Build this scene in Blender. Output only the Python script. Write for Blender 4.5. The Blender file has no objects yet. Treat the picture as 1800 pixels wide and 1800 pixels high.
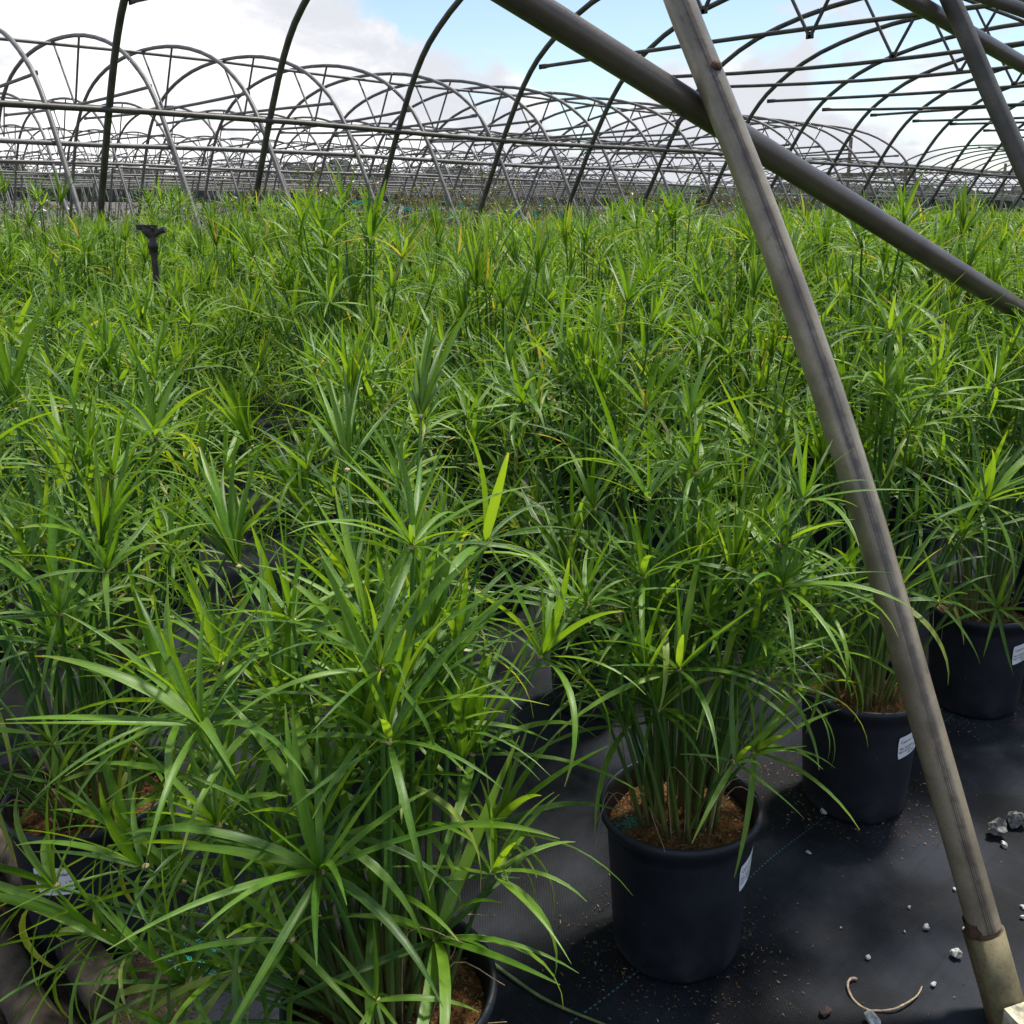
import bpy, math, random
import numpy as np
from mathutils import Matrix, Vector

R = math.radians
S = bpy.context.scene
COL = S.collection
rng = np.random.default_rng(7)
random.seed(7)

# ------------------------------------------------------------------ camera
YAW, PITCH, ROLL = R(44.9), R(13.33), R(0.78)
CAM = np.array([0.0, 0.0, 1.5])
_fw = np.array([math.cos(YAW)*math.cos(PITCH), math.sin(YAW)*math.cos(PITCH), -math.sin(PITCH)])
_rt = np.array([math.sin(YAW), -math.cos(YAW), 0.0])
_up = np.cross(_rt, _fw)
_cr, _cu = _rt*math.cos(ROLL)+_up*math.sin(ROLL), _up*math.cos(ROLL)-_rt*math.sin(ROLL)
cam = bpy.data.cameras.new('camera')
cam.sensor_width = 36.0
cam.lens = 1661.0/1800.0*36.0
cam.shift_x = -150.0/1800.0
cam.shift_y = -150.0/1800.0
cam.clip_start = 0.05
cam.clip_end = 4000.0
camo = bpy.data.objects.new('camera', cam)
COL.objects.link(camo)
camo.matrix_world = Matrix(((_cr[0], _cu[0], -_fw[0], CAM[0]), (_cr[1], _cu[1], -_fw[1], CAM[1]),
                            (_cr[2], _cu[2], -_fw[2], CAM[2]), (0, 0, 0, 1)))
S.camera = camo

def ray(x, y):
    return _fw + _cr*((x-1050.0)/1661.0) - _cu*((y-750.0)/1661.0)
def at_z(x, y, z=0.0):
    d = ray(x, y); return CAM + d*((z-CAM[2])/d[2])
def at_u(x, y, u):
    d = ray(x, y); return CAM + d*(u/d[0])
def at_v(x, y, v):
    d = ray(x, y); return CAM + d*(v/d[1])
def at_d(x, y, dist):
    d = ray(x, y); return CAM + d*dist

# ------------------------------------------------------------------ light
SUN_EL, SUN_AZ = R(66), R(5)
SUN_STRENGTH, SUN_ANGLE = 4.3, 6.0
S.view_settings.view_transform = 'Standard'
S.view_settings.look = 'None'
S.view_settings.exposure = 0.56
S.cycles.max_bounces = 5
S.cycles.diffuse_bounces = 2
S.cycles.glossy_bounces = 2
S.cycles.transmission_bounces = 3
S.view_settings.gamma = 1.0
sun = bpy.data.lights.new('sun', 'SUN')
sun.energy = SUN_STRENGTH
sun.angle = R(SUN_ANGLE)
sun.color = (1.0, 0.95, 0.86)
suno = bpy.data.objects.new('sun', sun)
COL.objects.link(suno)
sd = Vector((math.cos(SUN_EL)*math.cos(SUN_AZ), math.cos(SUN_EL)*math.sin(SUN_AZ), math.sin(SUN_EL)))
suno.rotation_euler = sd.to_track_quat('Z', 'Y').to_euler()
suno.location = (0, 0, 30)

class NT:
    """small node-tree helper"""
    def __init__(self, tree):
        self.t = tree
        tree.nodes.clear()
    def n(self, typ, **kw):
        nd = self.t.nodes.new(typ)
        for k, v in kw.items():
            if k.startswith('i_'):
                key = k[2:]
                key = int(key) if key.isdigit() else key.replace('_', ' ')
                self.set(nd.inputs[key], v)
            else:
                setattr(nd, k, v)
        return nd
    def set(self, sock, v):
        if isinstance(v, bpy.types.NodeSocket):
            self.t.links.new(v, sock)
        elif isinstance(v, bpy.types.Node):
            self.t.links.new(v.outputs[0], sock)
        else:
            if isinstance(v, (tuple, list)) and len(v) == 3 and sock.type == 'RGBA':
                v = (*v, 1.0)
            sock.default_value = v
    def math(self, op, a, b=0.5, c=0.5, clamp=False):
        m = self.n('ShaderNodeMath', operation=op, use_clamp=clamp)
        self.set(m.inputs[0], a); self.set(m.inputs[1], b); self.set(m.inputs[2], c)
        return m.outputs[0]
    def vmath(self, op, a, b=(0, 0, 0)):
        m = self.n('ShaderNodeVectorMath', operation=op)
        self.set(m.inputs[0], a); self.set(m.inputs[1], b)
        return m.outputs[0]
    def mix(self, f, a, b, blend='MIX'):
        m = self.n('ShaderNodeMix', data_type='RGBA', blend_type=blend)
        self.set(m.inputs[0], f); self.set(m.inputs[6], a); self.set(m.inputs[7], b)
        return m.outputs[2]
    def ramp(self, f, stops, interp='LINEAR'):
        r = self.n('ShaderNodeValToRGB')
        r.color_ramp.interpolation = interp
        el = r.color_ramp.elements
        while len(el) < len(stops):
            el.new(0.5)
        for e, (p, c) in zip(el, stops):
            e.position = p
            e.color = (*c, 1.0) if isinstance(c, (tuple, list)) else (c, c, c, 1.0)
        self.set(r.inputs[0], f)
        return r.outputs[0]
    def sep(self, v):
        s = self.n('ShaderNodeSeparateXYZ'); self.set(s.inputs[0], v); return s.outputs
    def comb(self, x, y, z):
        s = self.n('ShaderNodeCombineXYZ')
        for i, q in enumerate((x, y, z)):
            self.set(s.inputs[i], q)
        return s.outputs[0]
    def noise(self, v, scale, detail=4.0, rough=0.5, dist=0.0):
        s = self.n('ShaderNodeTexNoise')
        if v is not None:
            self.set(s.inputs['Vector'], v)
        s.inputs['Scale'].default_value = scale
        s.inputs['Detail'].default_value = detail
        s.inputs['Roughness'].default_value = rough
        s.inputs['Distortion'].default_value = dist
        return s.outputs[0]
    def smooth(self, x, a, b):
        m = self.n('ShaderNodeMapRange', interpolation_type='SMOOTHSTEP')
        self.set(m.inputs[0], x); self.set(m.inputs[1], a); self.set(m.inputs[2], b)
        m.inputs[3].default_value = 0.0; m.inputs[4].default_value = 1.0
        return m.outputs[0]

# sky: Nishita blue with procedural fair-weather clouds laid out on the whole dome
W = bpy.data.worlds.new('World')
S.world = W
W.use_nodes = True
w = NT(W.node_tree)
skyt = w.n('ShaderNodeTexSky', sky_type='NISHITA')
skyt.sun_disc = False
skyt.sun_elevation = SUN_EL
skyt.sun_rotation = R(90) - SUN_AZ
skyt.air_density = 1.0
skyt.dust_density = 0.6
skyt.ozone_density = 1.2
SKY_STRENGTH = 0.12
geo = w.n('ShaderNodeTexCoord').outputs['Generated']
dx, dy, dz = w.sep(geo)
elev = w.math('MAXIMUM', dz, 0.0)
CLOUD_SHIFT = (3.742438, 0.908527, 6.605)
vr = w.n('ShaderNodeVectorRotate', rotation_type='Z_AXIS'); w.set(vr.inputs['Vector'], geo); vr.inputs['Angle'].default_value = R(-7)
rx, ry, rz_ = w.sep(vr.outputs[0])
cv = w.vmath('ADD', w.comb(rx, ry, w.math('MULTIPLY', dz, 1.7)), CLOUD_SHIFT)
warp = w.n('ShaderNodeTexNoise'); w.set(warp.inputs['Vector'], cv)
warp.inputs['Scale'].default_value = 5.0; warp.inputs['Detail'].default_value = 3.0
cvw = w.vmath('ADD', cv, w.vmath('MULTIPLY', w.vmath('SUBTRACT', warp.outputs['Color'], (0.5, 0.5, 0.5)), (0.12, 0.12, 0.12)))
big = w.noise(cvw, 2.3, 9.0, 0.56)
thr = w.math("ADD", 0.33, w.math("MULTIPLY", w.smooth(elev, 0.04, 0.30), 0.185))
cov = w.smooth(w.math('SUBTRACT', big, thr), 0.0, 0.055)
shade = w.noise(w.vmath('ADD', cvw, (0.0, 0.0, 0.05)), 4.2, 7.0, 0.6)
cloudc = w.mix(w.smooth(shade, 0.46, 0.66), (0.54, 0.555, 0.595), (0.95, 0.94, 0.93))
skyc = w.vmath('MULTIPLY', skyt.outputs[0], (SKY_STRENGTH, SKY_STRENGTH, SKY_STRENGTH))
final = w.mix(cov, skyc, cloudc)
bg = w.n('ShaderNodeBackground'); w.set(bg.inputs[0], final); bg.inputs[1].default_value = 1.0
wo = w.n('ShaderNodeOutputWorld'); w.set(wo.inputs[0], bg.outputs[0])

# ------------------------------------------------------------------ mesh helpers
class Buf:
    def __init__(self):
        self.v, self.q, self.t, self.a, self.mq, self.mt, self.n = [], [], [], [], [], [], 0
    def add(self, v, q=None, t=None, a=None, m=0):
        v = np.asarray(v, float).reshape(-1, 3)
        if q is not None and len(q):
            q = np.asarray(q, int).reshape(-1, 4); self.q.append(q+self.n); self.mq.append(np.full(len(q), m))
        if t is not None and len(t):
            t = np.asarray(t, int).reshape(-1, 3); self.t.append(t+self.n); self.mt.append(np.full(len(t), m))
        if a is None:
            a = np.zeros((len(v), 3))
        self.v.append(v); self.a.append(np.broadcast_to(np.asarray(a, float), (len(v), 3))); self.n += len(v)
    def mesh(self, name, mats, smooth=True):
        V = np.concatenate(self.v); A = np.concatenate(self.a)
        Q = np.concatenate(self.q) if self.q else np.zeros((0, 4), int)
        T = np.concatenate(self.t) if self.t else np.zeros((0, 3), int)
        me = bpy.data.meshes.new(name)
        me.vertices.add(len(V)); me.vertices.foreach_set('co', V.astype(np.float32).ravel())
        L = np.concatenate([Q.ravel(), T.ravel()]).astype(np.int32)
        me.loops.add(len(L)); me.loops.foreach_set('vertex_index', L)
        npol = len(Q)+len(T)
        me.polygons.add(npol)
        st = np.concatenate([np.arange(len(Q))*4, len(Q)*4+np.arange(len(T))*3]).astype(np.int32)
        me.polygons.foreach_set('loop_start', st)
        mi = np.concatenate(self.mq+self.mt).astype(np.int32)
        me.polygons.foreach_set('material_index', mi)
        me.polygons.foreach_set('use_smooth', np.full(npol, smooth))
        at = me.attributes.new('leafco', 'FLOAT_VECTOR', 'POINT')
        at.data.foreach_set('vector', A.astype(np.float32).ravel())
        for m in (mats if isinstance(mats, (list, tuple)) else [mats]):
            me.materials.append(m)
        me.update(calc_edges=True)
        return me

def link(name, me, parent=None, mw=None):
    o = bpy.data.objects.new(name, me)
    COL.objects.link(o)
    if parent is not None:
        o.parent = parent
    if mw is not None:
        o.matrix_local = mw
    return o
def empty(name, loc=(0, 0, 0), rz=0.0, sc=1.0):
    o = bpy.data.objects.new(name, None)
    COL.objects.link(o)
    o.empty_display_size = 0.1
    o.location = loc; o.rotation_euler = (0, 0, rz); o.scale = (sc, sc, sc)
    return o
def tag(o, label=None, cat=None, group=None, kind=None):
    if label: o['label'] = label
    if cat: o['category'] = cat
    if group: o['group'] = group
    if kind: o['kind'] = kind
    return o

def frames(P):
    P = np.asarray(P, float)
    T = np.gradient(P, axis=0); T /= np.linalg.norm(T, axis=1)[:, None]+1e-12
    ref = np.array([0, 0, 1.0]) if abs(T[0][2]) < 0.8 else np.array([1.0, 0.2, 0])
    N = np.empty_like(P); n = ref-T[0]*(ref@T[0]); n /= np.linalg.norm(n)
    for i in range(len(P)):
        n = n-T[i]*(n@T[i]); n /= np.linalg.norm(n)+1e-12; N[i] = n
    return T, N, np.cross(T, N)
def tube(buf, P, r, sides=8, a=None, m=0, caps=True, tint=0.0):
    P = np.asarray(P, float); k = len(P)
    r = np.broadcast_to(np.asarray(r, float), (k,))
    T, N, B = frames(P)
    th = np.arange(sides)/sides*2*math.pi
    ring = (N[:, None, :]*np.cos(th)[None, :, None]+B[:, None, :]*np.sin(th)[None, :, None])*r[:, None, None]+P[:, None, :]
    V = ring.reshape(-1, 3)
    i = np.arange(k-1)[:, None]*sides; j = np.arange(sides)[None, :]; j2 = (j+1) % sides
    q = np.stack([i+j, i+j2, i+sides+j2, i+sides+j], -1).reshape(-1, 4)
    tt = np.repeat(np.linspace(0, 1, k), sides)
    A = np.stack([np.tile(np.arange(sides)/sides, k), tt, np.full(k*sides, tint)], -1)
    buf.add(V, q, a=A, m=m)
    if caps:
        for e, base in ((0, 0), (1, (k-1)*sides)):
            c = P[0] if e == 0 else P[-1]
            vv = np.concatenate([V[base:base+sides], c[None]])
            idx = np.arange(sides); nx = (idx+1) % sides
            t = np.stack([nx, idx, np.full(sides, sides)], -1) if e == 0 else np.stack([idx, nx, np.full(sides, sides)], -1)
            buf.add(vv, None, t, a=np.tile(np.array([0, float(e), tint]), (sides+1, 1)), m=m)
def box(buf, c, s, rot=None, m=0, a=None):
    v = np.array([[x, y, z] for x in (-.5, .5) for y in (-.5, .5) for z in (-.5, .5)])*np.asarray(s, float)
    if rot is not None:
        v = v@np.asarray(rot).T
    q = [(0, 1, 3, 2), (4, 6, 7, 5), (0, 4, 5, 1), (2, 3, 7, 6), (0, 2, 6, 4), (1, 5, 7, 3)]
    buf.add(v+np.asarray(c, float), q, m=m, a=a)
def lathe(buf, prof, sides=32, m=0):
    prof = np.asarray(prof, float); k = len(prof)
    th = np.arange(sides)/sides*2*math.pi
    V = np.stack([prof[:, 0, None]*np.cos(th), prof[:, 0, None]*np.sin(th), np.repeat(prof[:, 1, None], sides, 1)], -1).reshape(-1, 3)
    i = np.arange(k-1)[:, None]*sides; j = np.arange(sides)[None, :]; j2 = (j+1) % sides
    buf.add(V, np.stack([i+j, i+j2, i+sides+j2, i+sides+j], -1).reshape(-1, 4), m=m)
def rotz(a):
    c, s = math.cos(a), math.sin(a)
    return np.array([[c, -s, 0], [s, c, 0], [0, 0, 1.0]])
def basis(x, z):
    x = np.asarray(x, float); x = x/np.linalg.norm(x)
    z = np.asarray(z, float); z = z-x*(z@x); z /= np.linalg.norm(z)
    return np.stack([x, np.cross(z, x), z], 1)
def smoothpath(pts, per=4):
    P = np.asarray(pts, float)
    E = np.concatenate([[2*P[0]-P[1]], P, [2*P[-1]-P[-2]]])
    out = []
    for i in range(1, len(E)-2):
        for t in np.arange(per)/per:
            a, b, c, d = E[i-1], E[i], E[i+1], E[i+2]
            out.append(0.5*((2*b)+(c-a)*t+(2*a-5*b+4*c-d)*t*t+(3*b-a-3*c+d)*t**3))
    out.append(P[-1])
    return np.array(out)

# ------------------------------------------------------------------ materials
def newmat(name):
    m = bpy.data.materials.new(name); m.use_nodes = True
    t = NT(m.node_tree)
    out = t.n('ShaderNodeOutputMaterial')
    return m, t, out
def principled(t, out, col, rough=0.5, metal=0.0, spec=0.5, bump=None, bdist=0.01, bstr=0.5):
    p = t.n('ShaderNodeBsdfPrincipled')
    t.set(p.inputs['Base Color'], col); t.set(p.inputs['Roughness'], rough); t.set(p.inputs['Metallic'], metal)
    p.inputs['Specular IOR Level'].default_value = spec
    if bump is not None:
        b = t.n('ShaderNodeBump'); b.inputs['Distance'].default_value = bdist; b.inputs['Strength'].default_value = bstr
        t.set(b.inputs['Height'], bump); t.set(p.inputs['Normal'], b.outputs[0])
    if out is not None:
        t.set(out.inputs[0], p.outputs[0])
    return p

def mat_leaf(name, dark, mid, light, trans=0.38, stripe=True):
    m, t, out = newmat(name)
    at = t.n('ShaderNodeAttribute', attribute_name='leafco').outputs['Vector']
    x, l, tint = t.sep(at)
    oc = t.n('ShaderNodeTexCoord').outputs['Object']
    base = t.ramp(tint, [(0.0, dark), (0.5, mid), (1.0, light)])
    mott = t.noise(oc, 38.0, 3.0, 0.6)
    base = t.mix(t.math('MULTIPLY', t.smooth(mott, 0.35, 0.75), 0.30), base, light)
    if stripe:
        ctr = t.math('ABSOLUTE', t.math('SUBTRACT', x, 0.5))
        rib = t.math('SUBTRACT', 1.0, t.smooth(ctr, 0.0, 0.09))
        base = t.mix(t.math('MULTIPLY', rib, 0.35), base, light)
    tipn = t.math('ADD', l, t.math('MULTIPLY', t.math('SUBTRACT', t.noise(oc, 9.0, 2.0), 0.5), 0.55))
    tip = t.math('MULTIPLY', t.smooth(tipn, 0.86, 1.12), t.smooth(tint, 0.1, 0.9))
    base = t.mix(tip, base, (0.36, 0.36, 0.08))
    old = t.smooth(tint, 0.965, 0.995)
    base = t.mix(t.math('MULTIPLY', old, 0.8), base, (0.40, 0.33, 0.10))
    pr = principled(t, None, base, 0.38, 0.0, 0.6)
    lines = t.math('SINE', t.math('MULTIPLY', x, 55.0))
    b = t.n('ShaderNodeBump'); b.inputs['Distance'].default_value = 0.0006; b.inputs['Strength'].default_value = 0.35
    t.set(b.inputs['Height'], lines); t.set(pr.inputs['Normal'], b.outputs[0])
    tr = t.n('ShaderNodeBsdfTranslucent')
    t.set(tr.inputs[0], t.mix(1.0, base, (2.1, 1.75, 0.65), 'MULTIPLY'))
    mx = t.n('ShaderNodeMixShader'); mx.inputs[0].default_value = trans
    t.set(mx.inputs[1], pr.outputs[0]); t.set(mx.inputs[2], tr.outputs[0])
    t.set(out.inputs[0], mx.outputs[0])
    return m
M_LEAF = mat_leaf('sedge_leaf', (0.032, 0.100, 0.009), (0.085, 0.205, 0.013), (0.210, 0.360, 0.030))
M_SAP = mat_leaf('sapling_leaf', (0.05, 0.075, 0.02), (0.085, 0.115, 0.03), (0.16, 0.15, 0.05), 0.3, False)
M_CROP = mat_leaf('crop_leaf', (0.035, 0.055, 0.025), (0.06, 0.085, 0.04), (0.11, 0.13, 0.07), 0.25, False)

def mat_stem():
    m, t, out = newmat('sedge_stem')
    x, l, tint = t.sep(t.n('ShaderNodeAttribute', attribute_name='leafco').outputs['Vector'])
    oc = t.n('ShaderNodeTexCoord').outputs['Object']
    n = t.noise(oc, 60.0, 3.0)
    c = t.ramp(t.math('ADD', l, t.math('MULTIPLY', t.math('SUBTRACT', n, 0.5), 0.08)),
               [(0.0, (0.16, 0.10, 0.04)), (0.07, (0.19, 0.155, 0.06)), (0.22, (0.085, 0.13, 0.03)), (0.6, (0.03, 0.10, 0.015)), (1.0, (0.04, 0.13, 0.016))])
    c = t.mix(t.math('MULTIPLY', tint, 0.45), c, (0.10, 0.20, 0.03))
    principled(t, out, c, 0.45, 0, 0.4)
    return m
M_STEM = mat_stem()
def mat_simple(name, col, rough=0.7, metal=0.0, var=0.3, scale=30.0, bump=0.0, spec=0.4):
    m, t, out = newmat(name)
    oc = t.n('ShaderNodeTexCoord').outputs['Object']
    n = t.noise(oc, scale, 5.0, 0.6)
    lo = tuple(c*(1-var) for c in col); hi = tuple(min(1.0, c*(1+var)) for c in col)
    c = t.mix(t.smooth(n, 0.3, 0.7), lo, hi)
    principled(t, out, c, rough, metal, spec, n if bump else None, bump or 0.01, 0.6)
    return m
M_FLORET = mat_simple('floret', (0.42, 0.34, 0.16), 0.8, 0, 0.4, 200)
M_DRY = mat_simple('dry_leaf', (0.30, 0.22, 0.12), 0.8, 0, 0.4, 60)
M_TEAL = mat_simple('fertilizer_pellet', (0.01, 0.20, 0.15), 0.35, 0, 0.45, 90)
M_TIE = mat_simple('teal_tape', (0.02, 0.42, 0.38), 0.5, 0, 0.2, 50)
M_PAPER = mat_simple('sticker_paper', (0.78, 0.79, 0.80), 0.5, 0, 0.05, 40)
M_INK = mat_simple('ink', (0.03, 0.03, 0.035), 0.6, 0, 0.1, 40)
M_WOODGREY = mat_simple('weathered_timber', (0.22, 0.19, 0.14), 0.85, 0, 0.45, 14, 0.004)
M_STAKE = mat_simple('bamboo_stake', (0.36, 0.27, 0.18), 0.7, 0, 0.3, 20)
M_BARK = mat_simple('bark', (0.12, 0.09, 0.06), 0.9, 0, 0.4, 30, 0.003)
M_SPRINK = mat_simple('old_plastic', (0.045, 0.038, 0.034), 0.55, 0, 0.4, 25)

def mat_pot():
    m, t, out = newmat('pot_plastic')
    oc = t.n('ShaderNodeTexCoord').outputs['Object']
    x, y, z = t.sep(oc)
    n = t.noise(oc, 9.0, 6.0, 0.65)
    sp = t.noise(oc, 160.0, 2.0, 0.5)
    streak = t.noise(t.vmath('MULTIPLY', oc, (26.0, 26.0, 5.0)), 1.0, 5.0, 0.7)
    c = t.mix(t.smooth(n, 0.35, 0.7), (0.0075, 0.0095, 0.0145), (0.014, 0.017, 0.025))
    low = t.math('SUBTRACT', 1.0, t.smooth(z, 0.0, 0.12))
    dust = t.math('MULTIPLY', t.math('ADD', t.smooth(streak, 0.62, 0.8), t.math('MULTIPLY', low, t.smooth(n, 0.4, 0.65))), 0.35)
    c = t.mix(dust, c, (0.07, 0.065, 0.06))
    c = t.mix(t.smooth(sp, 0.765, 0.80), c, (0.20, 0.19, 0.17))
    r = t.math('ADD', 0.40, t.math('MULTIPLY', n, 0.22))
    principled(t, out, c, r, 0, 0.45, t.noise(oc, 22.0, 3.0), 0.004, 0.25)
    return m
M_POT = mat_pot()

def mat_soil(name, a, b, c3):
    m, t, out = newmat(name)
    oc = t.n('ShaderNodeTexCoord').outputs['Object']
    n1 = t.noise(oc, 22.0, 5.0, 0.6)
    n2 = t.noise(t.vmath('MULTIPLY', oc, (1.0, 0.6, 1.0)), 210.0, 3.0, 0.6)
    c = t.mix(t.smooth(n1, 0.35, 0.65), a, b)
    c = t.mix(t.smooth(n2, 0.52, 0.70), c, c3)
    principled(t, out, c, 0.95, 0, 0.2, n2, 0.006, 0.9)
    return m
M_SOIL = mat_soil('coir_mulch', (0.10, 0.048, 0.017), (0.18, 0.085, 0.028), (0.30, 0.17, 0.07))
M_DIRT = mat_soil('dark_soil', (0.016, 0.012, 0.009), (0.040, 0.028, 0.019), (0.085, 0.062, 0.042))
def mat_chip():
    m, t, out = newmat('mulch_chip')
    x, l, tint = t.sep(t.n('ShaderNodeAttribute', attribute_name='leafco').outputs['Vector'])
    c = t.ramp(tint, [(0.0, (0.045, 0.022, 0.010)), (0.45, (0.19, 0.088, 0.030)), (0.8, (0.34, 0.20, 0.09)), (1.0, (0.60, 0.46, 0.28))])
    principled(t, out, c, 0.85, 0, 0.3)
    return m
M_CHIP = mat_chip()

def mat_pipe(name, base, dark, rust, metal, rough, streak=True, coat=0.0):
    """aged galvanised pipe; leafco = (round the pipe, along, -)"""
    m, t, out = newmat(name)
    at = t.n('ShaderNodeAttribute', attribute_name='leafco').outputs['Vector']
    x, l, _ = t.sep(at)
    oc = t.n('ShaderNodeTexCoord').outputs['Object']
    n = t.noise(oc, 7.0, 6.0, 0.62)
    fine = t.noise(oc, 150.0, 4.0, 0.6)
    mid = t.noise(oc, 32.0, 5.0, 0.6)
    c = t.mix(t.smooth(n, 0.35, 0.68), base, dark)
    c = t.mix(t.math('MULTIPLY', t.smooth(fine, 0.5, 0.72), 0.45), c, dark)
    if streak:
        st = t.noise(t.comb(t.math('MULTIPLY', x, 130.0), t.math('MULTIPLY', l, 9.0), 0.3), 1.0, 5.0, 0.7)
        band = t.math('SUBTRACT', 1.0, t.smooth(t.math('ABSOLUTE', t.math('SUBTRACT', x, streak)), 0.015, 0.07))
        c = t.mix(t.math('MULTIPLY', t.math('MULTIPLY', band, t.smooth(st, 0.44, 0.56)), 0.95), c, rust)
        c = t.mix(t.math('MULTIPLY', band, t.math('MULTIPLY', t.smooth(mid, 0.45, 0.6), 0.6)), c, rust)
    c = t.mix(t.math('MULTIPLY', t.smooth(mid, 0.60, 0.74), 0.5), c, rust)
    r = t.math('ADD', rough, t.math('MULTIPLY', fine, 0.2))
    p = principled(t, out, c, r, metal, 0.5, fine, 0.0012, 0.4)
    p.inputs['Coat Weight'].default_value = coat; p.inputs['Coat Roughness'].default_value = 0.14
    return m
M_LEG = mat_pipe('galvanised_leg', (0.30, 0.255, 0.175), (0.165, 0.135, 0.092), (0.055, 0.036, 0.025), 0.15, 0.25, streak=0.61, coat=0.45)
M_BRACE = mat_pipe('galvanised_brace', (0.105, 0.086, 0.068), (0.058, 0.046, 0.037), (0.10, 0.08, 0.05), 0.2, 0.30, streak=0.3, coat=0.3)
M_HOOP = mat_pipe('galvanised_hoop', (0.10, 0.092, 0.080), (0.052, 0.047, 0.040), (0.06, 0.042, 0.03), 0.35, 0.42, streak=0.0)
M_HOOPB = mat_pipe('galvanised_hoop_sunlit_tone', (0.175, 0.168, 0.158), (0.10, 0.096, 0.09), (0.07, 0.055, 0.04), 0.25, 0.45, streak=0.0)  # far hoops: sunlit look put into a lighter base colour
M_SLEEVE = mat_pipe('rusty_sleeve', (0.20, 0.17, 0.085), (0.06, 0.047, 0.027), (0.085, 0.042, 0.024), 0.15, 0.5, streak=0.4)
M_RUST = mat_simple('rust', (0.10, 0.055, 0.034), 0.8, 0.2, 0.5, 60)

def mat_cloth():
    m, t, out = newmat('woven_ground_cloth')
    oc = t.n('ShaderNodeTexCoord').outputs['Object']
    x, y, z = t.sep(oc)
    wob = t.noise(oc, 1.6, 3.0, 0.5)
    yy = t.math('ADD', y, t.math('MULTIPLY', t.math('SUBTRACT', wob, 0.5), 0.035))
    xx = t.math('ADD', x, t.math('MULTIPLY', t.math('SUBTRACT', wob, 0.5), 0.03))
    wx = t.math('SINE', t.math('MULTIPLY', xx, 900.0))
    wy = t.math('SINE', t.math('MULTIPLY', yy, 700.0))
    weave = t.math('MULTIPLY', wx, wy)
    n1 = t.noise(oc, 2.1, 5.0, 0.6)
    n2 = t.noise(t.comb(t.math('MULTIPLY', x, 3.0), t.math('MULTIPLY', y, 55.0), 0.0), 1.0, 4.0, 0.6)
    n2b = t.noise(t.comb(t.math('MULTIPLY', x, 70.0), t.math('MULTIPLY', y, 4.0), 4.0), 1.0, 4.0, 0.6)
    n3 = t.noise(oc, 7.0, 5.0, 0.65)
    dust = t.math('MULTIPLY', t.smooth(n1, 0.36, 0.62), t.math('ADD', 0.55, t.math('MULTIPLY', n3, 0.7)))
    c = t.mix(dust, (0.0055, 0.0058, 0.0064), (0.027, 0.031, 0.040))
    c = t.mix(t.math('MULTIPLY', t.smooth(n2, 0.5, 0.7), 0.5), c, (0.011, 0.012, 0.014))
    c = t.mix(t.math('MULTIPLY', t.smooth(n2b, 0.55, 0.75), 0.4), c, (0.028, 0.031, 0.037))
    c = t.mix(t.math('MULTIPLY', t.smooth(weave, 0.2, 0.9), 0.45), c, (0.034, 0.038, 0.046))
    # teal marker thread every 0.305 m, dashed
    per = t.math('PINGPONG', t.math('SUBTRACT', yy, 1.062), 0.457)
    lin = t.math('SUBTRACT', 1.0, t.smooth(per, 0.0008, 0.0020))
    dash = t.smooth(t.math('SINE', t.math('MULTIPLY', x, 520.0)), -0.3, 0.3)
    wear = t.smooth(t.noise(t.comb(t.math('MULTIPLY', x, 2.0), t.math('MULTIPLY', y, 1.5), 0.0), 1.0, 2.0), 0.40, 0.56)
    c = t.mix(t.math('MULTIPLY', t.math('MULTIPLY', lin, dash), t.math('ADD', 0.15, t.math('MULTIPLY', wear, 0.75))), c, (0.09, 0.23, 0.19))
    h = t.math('ADD', t.math('MULTIPLY', weave, 0.25), t.math('MULTIPLY', n3, 4.0))
    r = t.math('ADD', 0.46, t.math('MULTIPLY', n1, 0.25))
    principled(t, out, c, t.math('ADD', 0.6, t.math('MULTIPLY', n1, 0.2)), 0, 0.14, h, 0.0035, 0.5)
    return m
M_CLOTH = mat_cloth()
M_GROUND = mat_soil('gravel_ground', (0.07, 0.065, 0.055), (0.12, 0.11, 0.09), (0.17, 0.16, 0.14))
M_STONE = mat_simple('pale_stone', (0.46, 0.46, 0.44), 0.9, 0, 0.55, 70, 0.004)
M_STONED = mat_simple('pitted_grey_stone', (0.13, 0.128, 0.12), 0.9, 0, 0.92, 75, 0.006)
M_DARKCHIP = mat_simple('bark_chip', (0.03, 0.017, 0.013), 0.6, 0, 0.4, 40)
M_LOG = mat_simple('old_pole', (0.075, 0.055, 0.036), 0.9, 0, 0.7, 14, 0.008)
M_BLOCK = mat_simple('lichened_board', (0.40, 0.37, 0.27), 0.95, 0, 0.55, 45, 0.006)
M_HILL = mat_simple('hill_wood', (0.035, 0.055, 0.035), 0.95, 0, 0.4, 0.08)

# ------------------------------------------------------------------ setting
b = Buf()
box(b, (0, 0, -0.55), (3600, 3600, 1.0))
o = link('ground', b.mesh('ground', M_GROUND, False)); tag(o, kind='structure')

def sheet(u0, u1, v0, v1, nu, nv, amp, z=0.0):
    uu, vv = np.linspace(u0, u1, nu), np.linspace(v0, v1, nv)
    U, V = np.meshgrid(uu, vv, indexing='ij')
    Z = z+amp*(np.sin(U*3.1+V*1.7)+np.sin(U*1.3-V*4.3+1)+0.6*np.sin(U*7.7+V*6.1))/2.6
    i = np.arange(nu-1)[:, None]*nv; j = np.arange(nv-1)[None, :]
    q = np.stack([i+j, i+nv+j, i+nv+j+1, i+j+1], -1).reshape(-1, 4)
    return np.stack([U, V, Z], -1).reshape(-1, 3), q
b = Buf(); v_, q_ = sheet(-6, 42, -6, 10.45, 300, 120, 0.0015); b.add(v_, q_)
o = link('weed_cloth', b.mesh('weed_cloth', M_CLOTH)); tag(o, kind='structure')

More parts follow.
